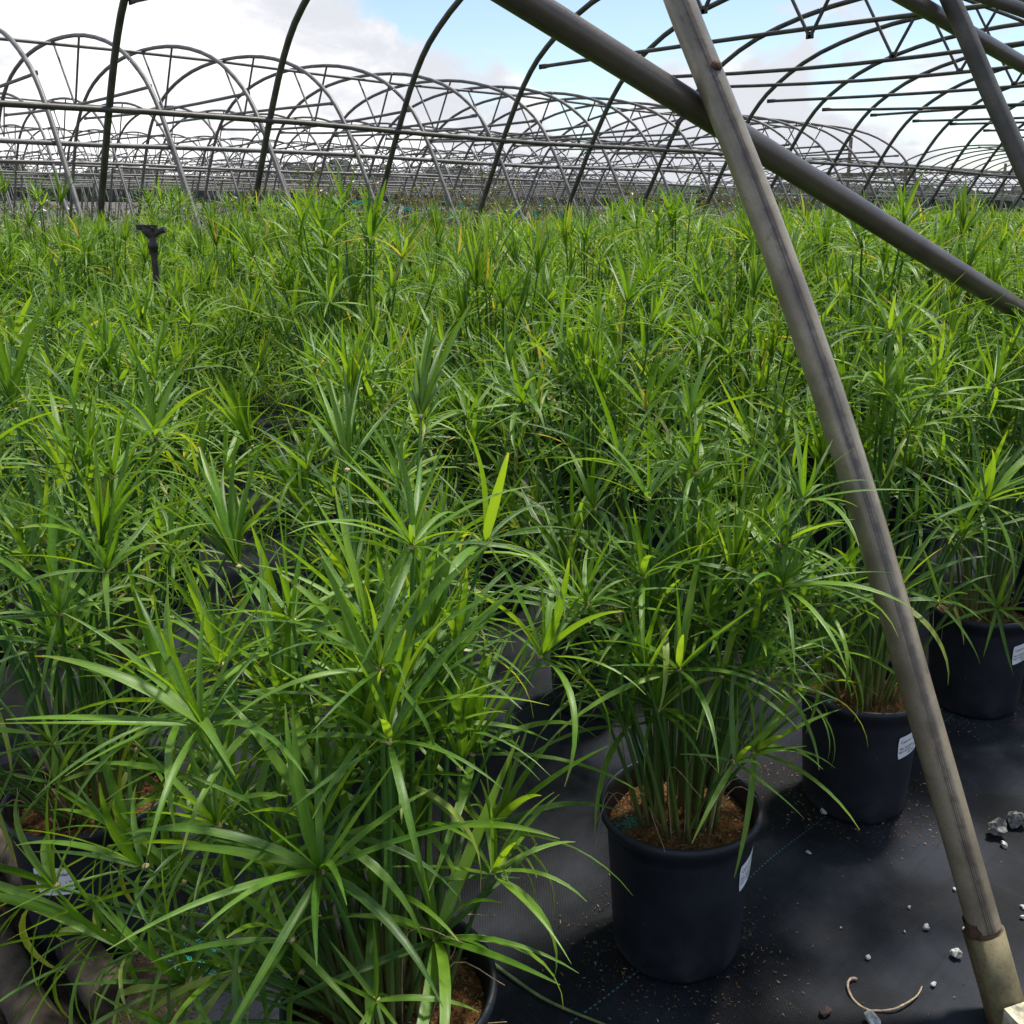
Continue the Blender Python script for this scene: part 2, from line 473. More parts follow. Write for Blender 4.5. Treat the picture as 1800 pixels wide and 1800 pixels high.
# wooded hills far behind
def hill(name, ang0, ang1, dist, hfun, n=70, seed=0, label=None):
    r = np.random.default_rng(seed)
    b = Buf(); A = np.linspace(R(ang0), R(ang1), n)
    ico_v, ico_t = ICO
    for a in A:
        h = hfun((a-R(ang0))/(R(ang1)-R(ang0)))
        d = dist*(1+r.normal()*0.02)
        for lay in range(3):
            hh = h*(1-lay*0.28)+r.normal()*h*0.10
            s = np.array([1, 1, 0.9])*(3.4+r.random()*3.2)*dist/300.0
            c = np.array([math.cos(a+r.normal()*0.004)*(d-lay*12), math.sin(a+r.normal()*0.004)*(d-lay*12), max(hh-s[2]*0.8, 1.0)])
            vv = ico_v*(1+r.normal(size=(len(ico_v), 1))*0.16)*s+c
            b.add(vv, None, ico_t, a=(0.5, 0.3, r.random()))
    P = np.array([[math.cos(a)*dist*1.01, math.sin(a)*dist*1.01, 0] for a in A])
    top = P.copy(); top[:, 2] = [max(0.3, hfun(i/(n-1))*0.86) for i in range(n)]
    back = P*1.25
    V = np.concatenate([P*0.93, top, back]); i = np.arange(n-1)
    b.add(V, np.concatenate([np.stack([i, i+1, i+n+1, i+n], -1), np.stack([i+n, i+n+1, i+2*n+1, i+2*n], -1)]))
    o = link(name, b.mesh(name, M_HILL, False)); tag(o, label, kind='structure')
def ico(sub=1):
    import bmesh
    bm = bmesh.new(); bmesh.ops.create_icosphere(bm, subdivisions=sub, radius=1.0)
    bm.verts.index_update()
    v = np.array([x.co[:] for x in bm.verts]); t = np.array([[q.index for q in f.verts] for f in bm.faces]); bm.free()
    return v, t
ICO = ico(2)
ICO1 = ico(1)

# ------------------------------------------------------------------ hoop houses
HALF = [(0, -0.12), (0.0, 0.0), (0.25, 0.61), (0.43, 1.03), (0.63, 1.43), (0.87, 1.86), (1.06, 2.20), (1.45, 2.80), (1.85, 3.18), (2.55, 3.55), (3.6, 3.80), (4.86, 3.88)]
def hoop_path(width, zs=1.0):
    k = width/9.72
    L = [(o_*k, z*zs) for o_, z in HALF]
    pts = [(o_, z) for o_, z in L]+[(width-o_, z) for o_, z in L[-2::-1]]
    P = smoothpath([(0, a, c) for a, c in pts], 3)
    return P
def off_at(z, width=9.72, zs=1.0):
    k = width/9.72
    zz = [h[1]*zs for h in HALF[1:]]; oo = [h[0]*k for h in HALF[1:]]
    return float(np.interp(z, zz, oo))

def flat_end(buf, p, d, m=0):
    # hammered flat tip of a tie bar
    d = np.asarray(d, float)/np.linalg.norm(d)
    M = basis(d, (0, 0, 1))
    box(buf, np.asarray(p)+d*0.05, (0.12, 0.012, 0.052), M, m)
    box(buf, np.asarray(p)+d*0.11, (0.07, 0.02, 0.040), M, m)

def build_house(name, label, v0, width, zs, us, pipe_r=0.030, webs=True, bar=True, rail_z=2.22, mat=None, sides=8, jitter=0.0, door=None, ends=(0.0, 0.0), skip=()):
    mat = mat or M_HOOP
    root = empty(name, (us[0], v0+width/2, 0)); base = Vector(root.location)
    tag(root, label, 'hoop house', 'bare hoop house frames')
    P = hoop_path(width, zs)
    hb = Buf(); tube(hb, P-np.array([0, width/2, 0]), pipe_r, sides); hm = hb.mesh('hoop', mat)
    zb = 3.0*zs; ob = off_at(zb, width, zs)
    r = np.random.default_rng(int(v0*10))
    bars = []
    for q in range(3):
        bb = Buf(); a = np.array([0, ob-width/2+0.03, zb]); c = -a*np.array([1, 1, -1])
        sag = (-0.05, 0.02, -0.10)[q]
        pts = [a+(c-a)*t+np.array([0.035, 0, sag*math.sin(math.pi*t)]) for t in np.linspace(0.012, 0.988, 9)]
        tube(bb, pts, 0.021, 6); flat_end(bb, a+np.array([0.035, 0, 0]), (0, 1, 0)); flat_end(bb, c+np.array([0.035, 0, 0]), (0, -1, 0))
        bars.append(bb.mesh('tie_bar', mat))
    wm = []
    for s in (-1, 1):
        wb = Buf(); top = np.array([0.0, -0.39+s*0.54, 3.845*zs]); bot = np.array([0.03, -0.39+s*0.012, zb-0.05])
        tube(wb, [bot, (bot+top)/2, top], 0.016, 6); box(wb, bot+np.array([0, 0, 0.0]), (0.012, 0.05, 0.06))
        wm.append(wb.mesh('web_strut', mat))
    for k, u in enumerate(us):
        du = u-us[0]
        tl = r.normal()*jitter
        h = link('hoop', hm, root, Matrix.Translation((du, 0, 0)) @ Matrix.Rotation(tl, 4, 'Y'))
        if bar and k not in skip:
            link('tie_bar', bars[r.integers(3)], root, Matrix.Translation((du, 0, r.normal()*0.02)))
        if webs:
            for q in wm:
                link('web_strut', q, root, Matrix.Translation((du, 0, 0)))
    # lengthwise rails and ridge
    span = us[-1]-us[0]
    def lengthwise(nm, y, z, rr):
        n = max(4, int(span/1.4)); pts = [(t, y, z+0.02*math.sin(t*0.9+v0)) for t in np.linspace(-ends[0]-0.05, span+ends[1]+0.05, n)]
        bb = Buf(); tube(bb, pts, rr, 8); return link(nm, bb.mesh(nm, mat), root)
    o_ = off_at(rail_z*zs, width, zs)
    lengthwise('side_rail', width/2-o_-0.045, rail_z*zs, 0.027)
    lengthwise('side_rail', -(width/2-o_-0.045), rail_z*zs, 0.027)
    lengthwise('ridge_purlin', 0, 3.88*zs-0.055, 0.024)
    if door:
        for (du, ya, yb, z1) in door:
            bb = Buf()
            for y in (ya, yb):
                ox = width/2-abs(y); zt_ = min(z1+0.5, float(np.interp(ox*9.72/width, [h_[0] for h_ in HALF[1:]], [h_[1]*zs for h_ in HALF[1:]]))-0.02)
                p = Buf(); box(p, (du, y, zt_/2-0.02), (0.06, 0.075, zt_)); link('end_post', p.mesh('end_post', M_WOODGREY, False), root)
            p = Buf(); box(p, (du+0.075, (ya+yb)/2, z1-0.45), (0.04, abs(yb-ya)+0.45, 0.09)); link('end_beam', p.mesh('end_beam', M_WOODGREY, False), root)
    return root

U0, DU = 1.609, 1.474
V0A, WA = 0.482, 9.72
usA = [U0+DU*k for k in range(1, 22)]
H0 = build_house('hoop_house', 'bare steel hoop house frame with leaning pipe legs standing over the potted sedges', V0A, WA, 1.0, usA, sides=12, ends=(1.2, 0), skip=(1, 2))
# the near end hoop is a part of its own: heavier look, bolt, ground sleeve
Pn = hoop_path(WA, 1.0); Pn[:, 1] += V0A
b = Buf(); Pn2 = Pn.copy(); Pn2 = Pn2[Pn2[:, 2] > 0.02]; tube(b, Pn2+np.array([U0, 0, 0]), 0.0315, 28)
base0 = np.array(H0.location)
def link_world(nm, me, root):
    return link(nm, me, root, Matrix.Translation(-Vector(root.location)))
leg = link_world('hoop', b.mesh('hoop', M_LEG), H0); leg['label'] = 'tan grey leaning pipe leg with a rust streak and bolt head'
def leg_pt(z, u=U0):
    return np.array([u, V0A+off_at(z), z])
# ground sleeve around each near leg
for k in range(0, 4):
    u = U0+DU*k
    sb = Buf(); a, c = leg_pt(0.0, u), leg_pt(0.61, u); d = (c-a)/np.linalg.norm(c-a)
    tube(sb, [a-d*0.12, a-d*0.02, a+d*0.08, a+d*0.178, a+d*0.178, a+d*0.12], [0.0385, 0.0385, 0.038, 0.0385, 0.036, 0.0355], 28, caps=False)
    link_world('ground_sleeve', sb.mesh('ground_sleeve', M_SLEEVE), H0)
    rb = Buf(); tube(rb, [a+d*0.165, a+d*0.185, a+d*0.205], [0.033, 0.0328, 0.0325], 24, caps=False)
    link_world('rust_ring', rb.mesh('rust_ring', M_RUST), H0)
# diagonal braces lying inside the leaning wall
def wall_pt(x, y, inset):
    d = ray(x, y); lo, hi = 0.3, 12.0
    f = lambda t: (CAM+d*t)[1]-(V0A+off_at((CAM+d*t)[2])+inset)
    ts = np.linspace(lo, hi, 2000); fv = np.array([f(t) for t in ts]); i = np.where(np.sign(fv[:-1]) != np.sign(fv[1:]))[0]
    return CAM+d*ts[i[0]] if len(i) else None
INS = 0.075
pa, pb = wall_pt(1232, 196, INS), wall_pt(1790, 545, INS)
dr = (pb-pa)/np.linalg.norm(pb-pa)
tb = (0.0-pa[2])/dr[2]
b = Buf(); tube(b, [pa-dr*1.6, pa-dr*0.8, pa, pa+dr*0.8, pa+dr*min(tb+0.1, 4.0)], 0.030, 24); link_world('diagonal_brace', b.mesh('diagonal_brace', M_BRACE), H0)
sh = np.array([DU, 0, 0])
qa = wall_pt(1615, 8, INS); qb = wall_pt(1795, 112, INS)
dr2 = (qb-qa)/np.linalg.norm(qb-qa)
b = Buf(); tube(b, [qa-dr2*1.2, qa-dr2*0.4, qa, qa+dr2*1.2, qa+dr2*2.6], 0.028, 16); link_world('diagonal_brace', b.mesh('diagonal_brace', M_BRACE), H0)
# bolt through leg and brace
bp = leg_pt(1.765); toC = (CAM-bp); toC /= np.linalg.norm(toC)
axis = toC-np.array([0, 0.5, 0.85])*(toC@np.array([0, 0.5, 0.85])); axis = axis+_cr*0.75; axis /= np.linalg.norm(axis)
b = Buf(); s0 = bp+axis*0.0295
tube(b, [s0, s0+axis*0.004, s0+axis*0.008, s0+axis*0.010], [0.0125, 0.0125, 0.010, 0.004], 16); link_world('bolt_head', b.mesh('bolt_head', M_RUST), H0)
b = Buf(); e0 = pa-dr*0.045-np.array([0, 0, 0.026]); ed = np.array([-0.25, 0.1, -0.28]); ed = ed/np.linalg.norm(ed)
tube(b, [e0, e0+ed*0.028], 0.0055, 10); link_world('bolt_end', b.mesh('bolt_end', M_BRACE), H0)

WB = 9.6
DUB = 1.2
def span(v0, start, end, phase):
    n = int((end-start)/DUB); return [start+phase+DUB*k for k in range(n+1)]
names = ['first', 'second', 'third', 'fourth', 'fifth', 'sixth', 'seventh', 'eighth']
VB = [10.36+9.85*i for i in range(8)]
for i, v0 in enumerate(VB):
    st = max(1.0, 0.22*v0-0.5); en = (22.9, 30.0, 33.0, 46.0, 60.0, 74.0, 80.0, 80.0)[i]
    ph = (0.35, 0.9, 0.2, 1.1, 0.6, 0.0, 0.8, 0.4)[i]
    us = span(v0, st, en, ph)
    door = [(us[-1]-us[0]+0.06, -1.75, -3.35, 2.75)] if i == 0 else ([(us[-1]-us[0]+0.06, -1.0, -3.2, 2.6)] if i in (1, 2) else None)
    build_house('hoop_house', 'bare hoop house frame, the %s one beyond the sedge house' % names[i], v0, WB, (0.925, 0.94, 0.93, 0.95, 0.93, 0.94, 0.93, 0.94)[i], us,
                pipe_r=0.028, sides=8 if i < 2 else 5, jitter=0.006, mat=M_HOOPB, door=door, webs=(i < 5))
for i, v0 in enumerate(VB[:4]):
    st = (33.0, 38.0, 44.0, 56.0)[i]
    us = span(v0, st, st+22, 0.3)
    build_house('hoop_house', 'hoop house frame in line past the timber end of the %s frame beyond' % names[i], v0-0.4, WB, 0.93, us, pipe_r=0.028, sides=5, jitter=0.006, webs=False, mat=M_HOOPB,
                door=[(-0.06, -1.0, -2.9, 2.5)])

# ------------------------------------------------------------------ sedge plants
NLV = 36
def leaf_geo(r, segs, bend, width, tint, fold=0.20, twist=0.0):
    t = np.linspace(0, 1, segs+1)
    ang = 0.10-bend*t**1.35
    ds = 1.0/segs
    x = np.concatenate([[0], np.cumsum(np.cos((ang[:-1]+ang[1:])/2)*ds)])
    z = np.concatenate([[0], np.cumsum(np.sin((ang[:-1]+ang[1:])/2)*ds)])
    side = np.cumsum(np.concatenate([[0], np.full(segs, r.normal()*0.05*ds)]))*np.linspace(0, 3, segs+1)
    wv = width*(0.45+0.55*np.clip(t/0.18, 0, 1)**0.8)*np.clip((1-t)/0.55, 0.02, 1)**0.62
    roll = twist*t
    c, s = np.cos(roll), np.sin(roll)
    rows = []
    for e, hgt in ((-1, fold), (0, -0.0), (1, fold)):
        yy = e*wv*0.5; hh = hgt*wv
        ny = yy*c-hh*s; nz = yy*s+hh*c
        rows.append(np.stack([x-nz*np.sin(ang), side+ny, z+nz*np.cos(ang)], -1))
    V = np.stack(rows, 1).reshape(-1, 3)
    i = np.arange(segs)[:, None]*3; j = np.arange(2)[None, :]
    q = np.stack([i+j, i+3+j, i+4+j, i+1+j], -1).reshape(-1, 4)
    A = np.stack([np.tile([0.0, 0.5, 1.0], segs+1), np.repeat(t, 3), np.full(3*(segs+1), tint)], -1)
    return V, q, A
lr = np.random.default_rng(11)
LEAVES = []
for k in range(NLV):
    bend = (0.0, 0.15, 0.35, 0.6, 1.0, 1.6)[k % 6]+lr.normal()*0.08
    tint = float(np.clip(lr.normal(0.5, 0.30), 0, 0.94)) if k % 36 != 17 else 0.978
    w_ = 0.043+lr.random()*0.020
    tw = lr.normal()*0.35
    LEAVES.append(dict(hi=leaf_geo(lr, 9, bend, w_, tint, 0.2, tw), lo=leaf_geo(lr, 5, bend, w_*1.08, tint, 0.2, tw), bend=bend))
LEAF_ME = []
for k in range(NLV):
    b = Buf(); V, q, A = LEAVES[k]['hi']; b.add(V, q, a=A); LEAF_ME.append(b.mesh('leaf', M_LEAF))

def whorl(r, p, axis, young, size, n=None):
    """list of (variant, 3x3*scale, position) leaves of one umbrella"""
    axis = axis/np.linalg.norm(axis)
    zref = axis*0.65+np.array([0, 0, 0.35])
    e1 = np.cross(axis, (0.3, 0.9, 0.1)); e1 /= np.linalg.norm(e1); e2 = np.cross(axis, e1)
    n = n or int(r.integers(12, 19))
    out = []; az0 = r.random()*6.28
    for i in range(n):
        f = i/(n-1)
        if young > 0.5:
            th = R(6+30*f+r.normal()*5)
        else:
            th = R(17+72*f**0.95+r.normal()*10)
        az = az0+i*2.39996+r.normal()*0.15
        X = axis*math.cos(th)+(e1*math.cos(az)+e2*math.sin(az))*math.sin(th)
        droopy = np.clip(1-X[2], 0, 1.2)
        want = (0.04+0.9*droopy**1.3+abs(r.normal())*0.32)*(0.45 if young > 0.5 else 1.0)
        cand = r.integers(0, NLV, 5)
        k = min(cand, key=lambda c: abs(LEAVES[c]['bend']-want))
        zr = zref-X*(zref@X)
        if np.linalg.norm(zr) < 0.05: zr = e1
        Bm = basis(X, zr)
        L = size*(0.66+0.5*r.random())*(0.86 if f < 0.15 else 1.0)
        out.append((int(k), Bm*L, p+axis*(0.006*(1-f))))
    return out

def plant_layout(seed, n_tall, n_low, h0, h1, spread, clump=0.075, size=0.21, tips=None, avoid=None):
    r = np.random.default_rng(seed)
    stems = []
    def add(basep, tip, young, sz, rad, nl=None, lean=0.0):
        d = tip-basep; L = np.linalg.norm(d)
        mid = basep+d*0.5+np.array([-d[0]*0.16, -d[1]*0.16, 0.04*L])
        t = np.linspace(0, 1, 8)[:, None]
        P = basep*(1-t)**2+2*mid*t*(1-t)+tip*t**2
        ax = P[-1]-P[-2]; ax /= np.linalg.norm(ax)
        stems.append(dict(P=P, r=rad, leaves=whorl(r, P[-1], ax, young, sz, nl), tint=r.random()))
    if tips is not None:
        for (x, y, z, yg) in tips:
            a = math.atan2(y, x)+r.normal()*0.5; q = clump*math.sqrt(r.random())
            add(np.array([q*math.cos(a), q*math.sin(a), 0.265]), np.array([x, y, z]), yg, size*(1.05+0.2*r.random()), 0.0036)
    for i in range(n_tall):
        a = i*2.39996+r.normal()*0.3; f = (i+0.5)/n_tall
        q = clump*math.sqrt(f)
        out = spread*(f**0.75)*(0.55+0.7*r.random())
        if avoid is not None and math.cos(a-avoid) > 0.3: out *= 0.6
        h = (h0+(h1-h0)*r.random())*(1-0.22*f*f)
        base = np.array([q*math.cos(a), q*math.sin(a), 0.265])
        a2 = a+r.normal()*0.25
        tip = np.array([out*math.cos(a2), out*math.sin(a2), h])
        young = 1.0 if r.random() < 0.17 else 0.0
        add(base, tip, young, size*(0.8+0.35*r.random()), 0.0028+0.0012*r.random())
    for i in range(n_low):
        a = r.random()*6.28; q = clump*math.sqrt(r.random())*1.1
        if avoid is not None and math.cos(a-avoid) > 0.2: a += math.pi
        out = spread*(0.5+0.7*r.random())
        base = np.array([q*math.cos(a), q*math.sin(a), 0.265])
        a2 = a+r.normal()*0.3
        add(base, np.array([out*math.cos(a2), out*math.sin(a2), 0.40+(h0-0.38)*r.random()]), 0.0, size*(0.55+0.35*r.random()), 0.0022, int(r.integers(8, 12)))
    return stems

def leaves_to_buf(buf, leaves, res, off=None, m=0, jit=None):
    for k, Bm, p in leaves:
        V, q, A = LEAVES[k][res]
        pp = p if off is None else p-off
        if jit is not None:
            A = A.copy(); A[:, 2] = np.clip(A[:, 2]+jit.normal()*0.12, 0, 1.0)
        buf.add(V@Bm.T+pp, q, a=A, m=m)
def stem_to_buf(buf, s, sides, floret=True, step=1):
    P = s['P'][::step] if step > 1 else s['P']
    if step > 1 and not np.allclose(P[-1], s['P'][-1]): P = np.concatenate([P, s['P'][-1:]])
    k = len(P); rr = s['r']*np.linspace(1.55, 0.8, k)
    tube(buf, P, rr, sides, tint=s['tint'], caps=False)
    if floret:
        v, t = ICO1
        buf.add(v*np.array([0.006, 0.006, 0.005])+P[-1]+np.array([0, 0, 0.003]), None, t, m=1)

# pots -------------------------------------------------------------------------
RIM, PH = 0.163, 0.327
prof = [(0.0, 0.002), (0.118, 0.002), (0.1255, 0.004), (0.130, 0.012), (0.1318, 0.026), (0.136, 0.10), (0.1425, 0.20), (0.1475, 0.272), (0.149, 0.286), (0.1520, 0.288),
        (0.1525, 0.296), (0.155, 0.298), (0.1585, 0.303), (0.1622, 0.309), (RIM+0.0008, 0.317), (0.1615, 0.3245), (0.1575, PH), (0.1530, 0.3245), (0.1500, 0.317), (0.1478, 0.305), (0.1425, 0.24)]
def pot_mesh(sides, seed):
    b = Buf(); lathe(b, prof, sides); me = b.mesh('pot', M_POT)
    r = np.random.default_rng(seed); n = len(me.vertices)
    co = np.empty(n*3, np.float32); me.vertices.foreach_get('co', co); co = co.reshape(-1, 3)
    th = np.arctan2(co[:, 1], co[:, 0]); ph = r.random(4)*6.28
    rad = 1+0.006*np.sin(2*th+ph[0])+0.004*np.sin(3*th+ph[1])
    hz = np.clip(1-co[:, 2]/0.02, 0, 1)
    rad -= hz*0.02*(np.sin(9*th+ph[2]) > 0.55)
    co[:, :2] *= rad[:, None]
    co[:, 2] += 0.003*np.sin(th*2+ph[3])*(co[:, 2] > 0.25)
    me.vertices.foreach_set('co', co.ravel()); me.update()
    return me
POT_HI = [pot_mesh(64, s) for s in range(3)]
POT_LO = [pot_mesh(20, s+5) for s in range(2)]
def soil_mesh(seed, sides, chips):
    r = np.random.default_rng(seed); b = Buf()
    rings = 10
    V = [(0, 0, 0.290)]
    for i in range(1, rings+1):
        q = i/rings
        for j in range(sides):
            th = j/sides*2*math.pi; rr = q*0.1448
            V.append((rr*math.cos(th), rr*math.sin(th), 0.272+0.020*(1-q*q)+0.004*math.sin(5*th+q*7+seed)+r.normal()*0.0015))
    T = [(0, 1+j, 1+(j+1) % sides) for j in range(sides)]
    Q = []
    for i in range(rings-1):
        for j in range(sides):
            a = 1+i*sides+j; c = 1+i*sides+(j+1) % sides
            Q.append((a, a+sides, c+sides, c))
    b.add(V, Q, T)
    me = b.mesh('potting_mix', M_SOIL)
    cb = None
    if chips:
        cb = Buf()
        for i in range(chips):
            q = math.sqrt(r.random()); th = r.random()*6.28; rr = q*0.1425
            c = np.array([rr*math.cos(th), rr*math.sin(th), 0.2745+0.020*(1-q*q)+0.004*math.sin(5*th+q*7+seed)+0.0015])
            chip(cb, r, c)
        cb = cb.mesh('mulch_chips', M_CHIP, False)
    return me, cb
def chip(buf, r, c, l0=0.005, l1=0.014):
    L = l0+(l1-l0)*r.random()**1.5; w_ = L*(0.16+0.16*r.random())
    a = r.random()*6.28; tilt = r.normal()*0.35
    M = basis((math.cos(a)*math.cos(tilt), math.sin(a)*math.cos(tilt), math.sin(tilt)), (r.normal()*0.4, r.normal()*0.4, 1))
    v = np.array([(-.5, 0, 0), (-.1, .5, 0.1), (.5, 0, 0.05), (-.1, -.5, 0.1), (0.0, 0, .55)])*np.array([L, w_, w_])
    buf.add(v@M.T+c, None, [(0, 4, 1), (1, 4, 2), (2, 4, 3), (3, 4, 0)], a=(0, 0, min(1.0, r.beta(1.6, 2.2)*1.1)))
SOIL_HI = [soil_mesh(s, 40, 1700) for s in range(2)]
SOIL_LO = soil_mesh(9, 14, 0)

# sticker with printing, wrapped round the pot --------------------------------------
def text_mesh(txt, size):
    cu = bpy.data.curves.new('txt', 'FONT'); cu.body = txt; cu.size = size
    ob = bpy.data.objects.new('txt', cu); COL.objects.link(ob)
    dg = bpy.context.evaluated_depsgraph_get()
    me = bpy.data.meshes.new_from_object(ob.evaluated_get(dg))
    bpy.data.objects.remove(ob); bpy.data.curves.remove(cu)
    v = np.array([x.co[:] for x in me.vertices]); f = [list(p.vertices) for p in me.polygons]
    bpy.data.meshes.remove(me)
    return v, f
def sticker(parent, ang, zc, wd=0.075, hg=0.062, lines=('Cyperus Umbrella', 'PID: 0010425   1 Y', 'RID: 012424   24007', '287440'), tilt=0.10):
    rad = 0.1462
    def wrap(x, y, lift):
        ct, stt = math.cos(tilt), math.sin(tilt)
        X, Y = x*ct-y*stt, x*stt+y*ct
        z = zc+Y
        rr = np.interp(z, [0.10, 0.20, 0.272, 0.29], [0.136, 0.1425, 0.1475, 0.150])+lift
        a = ang+X/rr
        return (rr*math.cos(a), rr*math.sin(a), z)
    nu, nv = 13, 5; b = Buf(); V = []
    for lift in (0.0025,):
        for i in range(nu):
            for j in range(nv):
                fx, fy = i/(nu-1)-0.5, j/(nv-1)-0.5
                cut = 0.94 if (i in (0, nu-1) and j in (0, nv-1)) else 1.0
                V.append(wrap(fx*wd*cut, fy*hg*cut, lift))
    Q = [(i*nv+j, (i+1)*nv+j, (i+1)*nv+j+1, i*nv+j+1) for i in range(nu-1) for j in range(nv-1)]
    b.add(V, Q)
    st = link('sticker', b.mesh('sticker', M_PAPER), parent)
    ys = (0.19, -0.10, -0.25, -0.40); sz = (0.0105, 0.0088, 0.0088, 0.0085); xs = (-0.40, -0.44, -0.46, -0.05)
    b = Buf()
    for ln, fy, s_, fx in zip(lines, ys, sz, xs):
        v, f = text_mesh(ln, s_)
        vv = [wrap(p[0]+fx*wd, p[1]+fy*hg, 0.0031) for p in v]
        tris = []
        for q in f:
            for k in range(1, len(q)-1): tris.append((q[0], q[k], q[k+1]))
        b.add(vv, None, tris)
    link('printed_text', b.mesh('printed_text', M_INK, False), st)
def pellets(buf, r, c, rad, n, z, hfun=None):
    v, t = ICO1
    for i in range(n):
        q = rad*abs(r.normal())*0.62; a = r.random()*6.28
        p = np.array([c[0]+q*math.cos(a)*1.25, c[1]+q*math.sin(a), z+0.0012+(hfun(q) if hfun else 0)])
        buf.add(v*0.0019*(0.8+0.4*r.random())+p, None, t)

GROUP = 'umbrella sedges in black pots'
def hero_plant(pos, rz, layout, label, seed, sticker_ang=None, nleaf=300, pell=None, deadn=10):
    root = empty('potted_sedge', (pos[0], pos[1], 0.001), rz)
    tag(root, label, 'potted plant', GROUP)
    link('pot', POT_HI[seed % 3], root)
    so, ch = SOIL_HI[seed % 2]
    s_ = link('potting_mix', so, root); c_ = link('mulch_chips', ch, s_); c_['kind'] = 'stuff'
    if sticker_ang is not None:
        sticker(root, sticker_ang-rz, 0.222)
    if pell:
        r = np.random.default_rng(seed); b = Buf(); pellets(b, r, pell[:2], 0.03, pell[2], 0.283)
        p_ = link('fertilizer_pellets', b.mesh('fertilizer_pellets', M_TEAL), s_); p_['kind'] = 'stuff'
    cnt = 0; rest = Buf(); anyrest = False
    order = sorted(range(len(layout)), key=lambda i: -layout[i]['P'][-1][2])
    for i in order:
        s = layout[i]
        b = Buf(); stem_to_buf(b, s, 6)
        so_ = link('stem', b.mesh('stem', [M_STEM, M_FLORET]), root)
        if cnt+len(s['leaves']) <= nleaf:
            for k, Bm, p in s['leaves']:
                mw = Matrix([[*Bm[0], p[0]], [*Bm[1], p[1]], [*Bm[2], p[2]], [0, 0, 0, 1]])
                link('leaf', LEAF_ME[k], so_, mw); cnt += 1
        else:
            leaves_to_buf(rest, s['leaves'], 'hi'); anyrest = True
    r = np.random.default_rng(seed+77)
    if anyrest:
        o = link('inner_leaves', rest.mesh('inner_leaves', M_LEAF), root); o['kind'] = 'stuff'
    b = Buf()
    for i in range(deadn):
        a = r.random()*6.28; q = 0.04+0.07*r.random(); h = 0.28+0.25*r.random()**2
        p0 = np.array([q*math.cos(a), q*math.sin(a), 0.285]); p1 = p0+np.array([math.cos(a)*0.05, math.sin(a)*0.05, h-0.26]); p2 = p1+np.array([math.cos(a+1)*0.08, math.sin(a+1)*0.08, -0.08*r.random()])
        tube(b, smoothpath([p0, p1, p2], 4), np.linspace(0.0016, 0.0006, 9), 4, caps=False)
    o = link('withered_shoots', b.mesh('withered_shoots', M_DRY), root); o['kind'] = 'stuff'
    return root

def loc(pos, pix):
    """pixel + distance along the view -> plant-local tips"""
    out = []
    for (x, y, dep, yg) in pix:
        p = at_d(x, y, dep); out.append((p[0]-pos[0], p[1]-pos[1], p[2], yg))
    return out
PE, PA, PB, PC, PD = (0.645, 1.075), (1.32, 1.062), (2.03, 1.06), (2.74, 1.06), (0.483, 1.923)
tE = loc(PE, [(515, 1245, 1.38, 0), (640, 1215, 1.48, 0), (322, 1556, 1.42, 0), (180, 1643, 1.42, 0), (720, 1470, 1.40, 0), (515, 1555, 1.36, 0), (850, 962, 1.50, 0), (950, 1158, 1.55, 0),
              (390, 1165, 1.55, 0), (765, 1655, 1.36, 0), (530, 1712, 1.38, 0), (858, 1470, 1.52, 0), (352, 1720, 1.42, 0), (745, 1000, 1.62, 0), (620, 1040, 1.66, 0), (500, 1130, 1.6, 0),
              (310, 1240, 1.62, 0), (100, 1560, 1.5, 0), (250, 1480, 1.55, 0), (420, 1420, 1.5, 0), (600, 1400, 1.45, 0), (660, 1575, 1.38, 0), (440, 1640, 1.36, 0), (830, 1330, 1.55, 0), (760, 1300, 1.5, 0), (560, 1330, 1.5, 0), (690, 1120, 1.6, 0), (420, 1000, 1.7, 1), (610, 830, 1.7, 1), (740, 735, 1.75, 1)])
tA = loc(PA, [(1382, 1046, 1.86, 0), (1268, 1192, 1.72, 0), (1120, 1140, 1.82, 0), (1106, 1280, 1.84, 0), (1330, 1180, 1.90, 0), (1425, 1148, 1.98, 0), (1155, 1250, 1.76, 0),
              (1213, 740, 1.95, 0), (1000, 1010, 1.9, 0), (1325, 1325, 1.86, 0), (1210, 880, 1.85, 0), (1300, 900, 1.9, 1), (1130, 1000, 1.9, 0), (1045, 900, 1.9, 0), (1180, 1180, 1.85, 0), (1240, 1100, 1.72, 0), (1330, 1090, 1.78, 0), (1150, 1080, 1.75, 0), (1290, 1010, 1.78, 0), (1440, 1060, 1.98, 0), (1085, 1205, 1.85, 0), (1395, 1220, 1.95, 0), (1020, 1120, 1.9, 0), (1370, 960, 1.9, 0)])
hero_plant(PE, 0.0, plant_layout(101, 28, 14, 0.60, 1.05, 0.30, 0.085, 0.215, tE, R(-20)), 'broad sprawling umbrella sedge beside the teal pellets, first pot of the aisle row', 0, None, 300, (-0.02, 0.05, 60))
hero_plant(PA, 0.0, plant_layout(102, 30, 5, 0.70, 1.12, 0.27, 0.075, 0.19, tA), 'umbrella sedge in black pot fully clear on the cloth beside the leaning pipe', 1, R(-72), 300, (-0.085, 0.06, 220))
hero_plant(PB, 0.0, plant_layout(103, 40, 10, 0.72, 1.22, 0.31, 0.075, 0.20), 'umbrella sedge in black pot with white sticker showing beside the leaning pipe', 2, R(-97), 300, (-0.07, 0.05, 120))
hero_plant(PC, 0.0, plant_layout(104, 38, 9, 0.74, 1.25, 0.31, 0.075, 0.20), 'umbrella sedge in black pot with white sticker, half hidden behind the leaning pipe', 4, R(-102), 300)
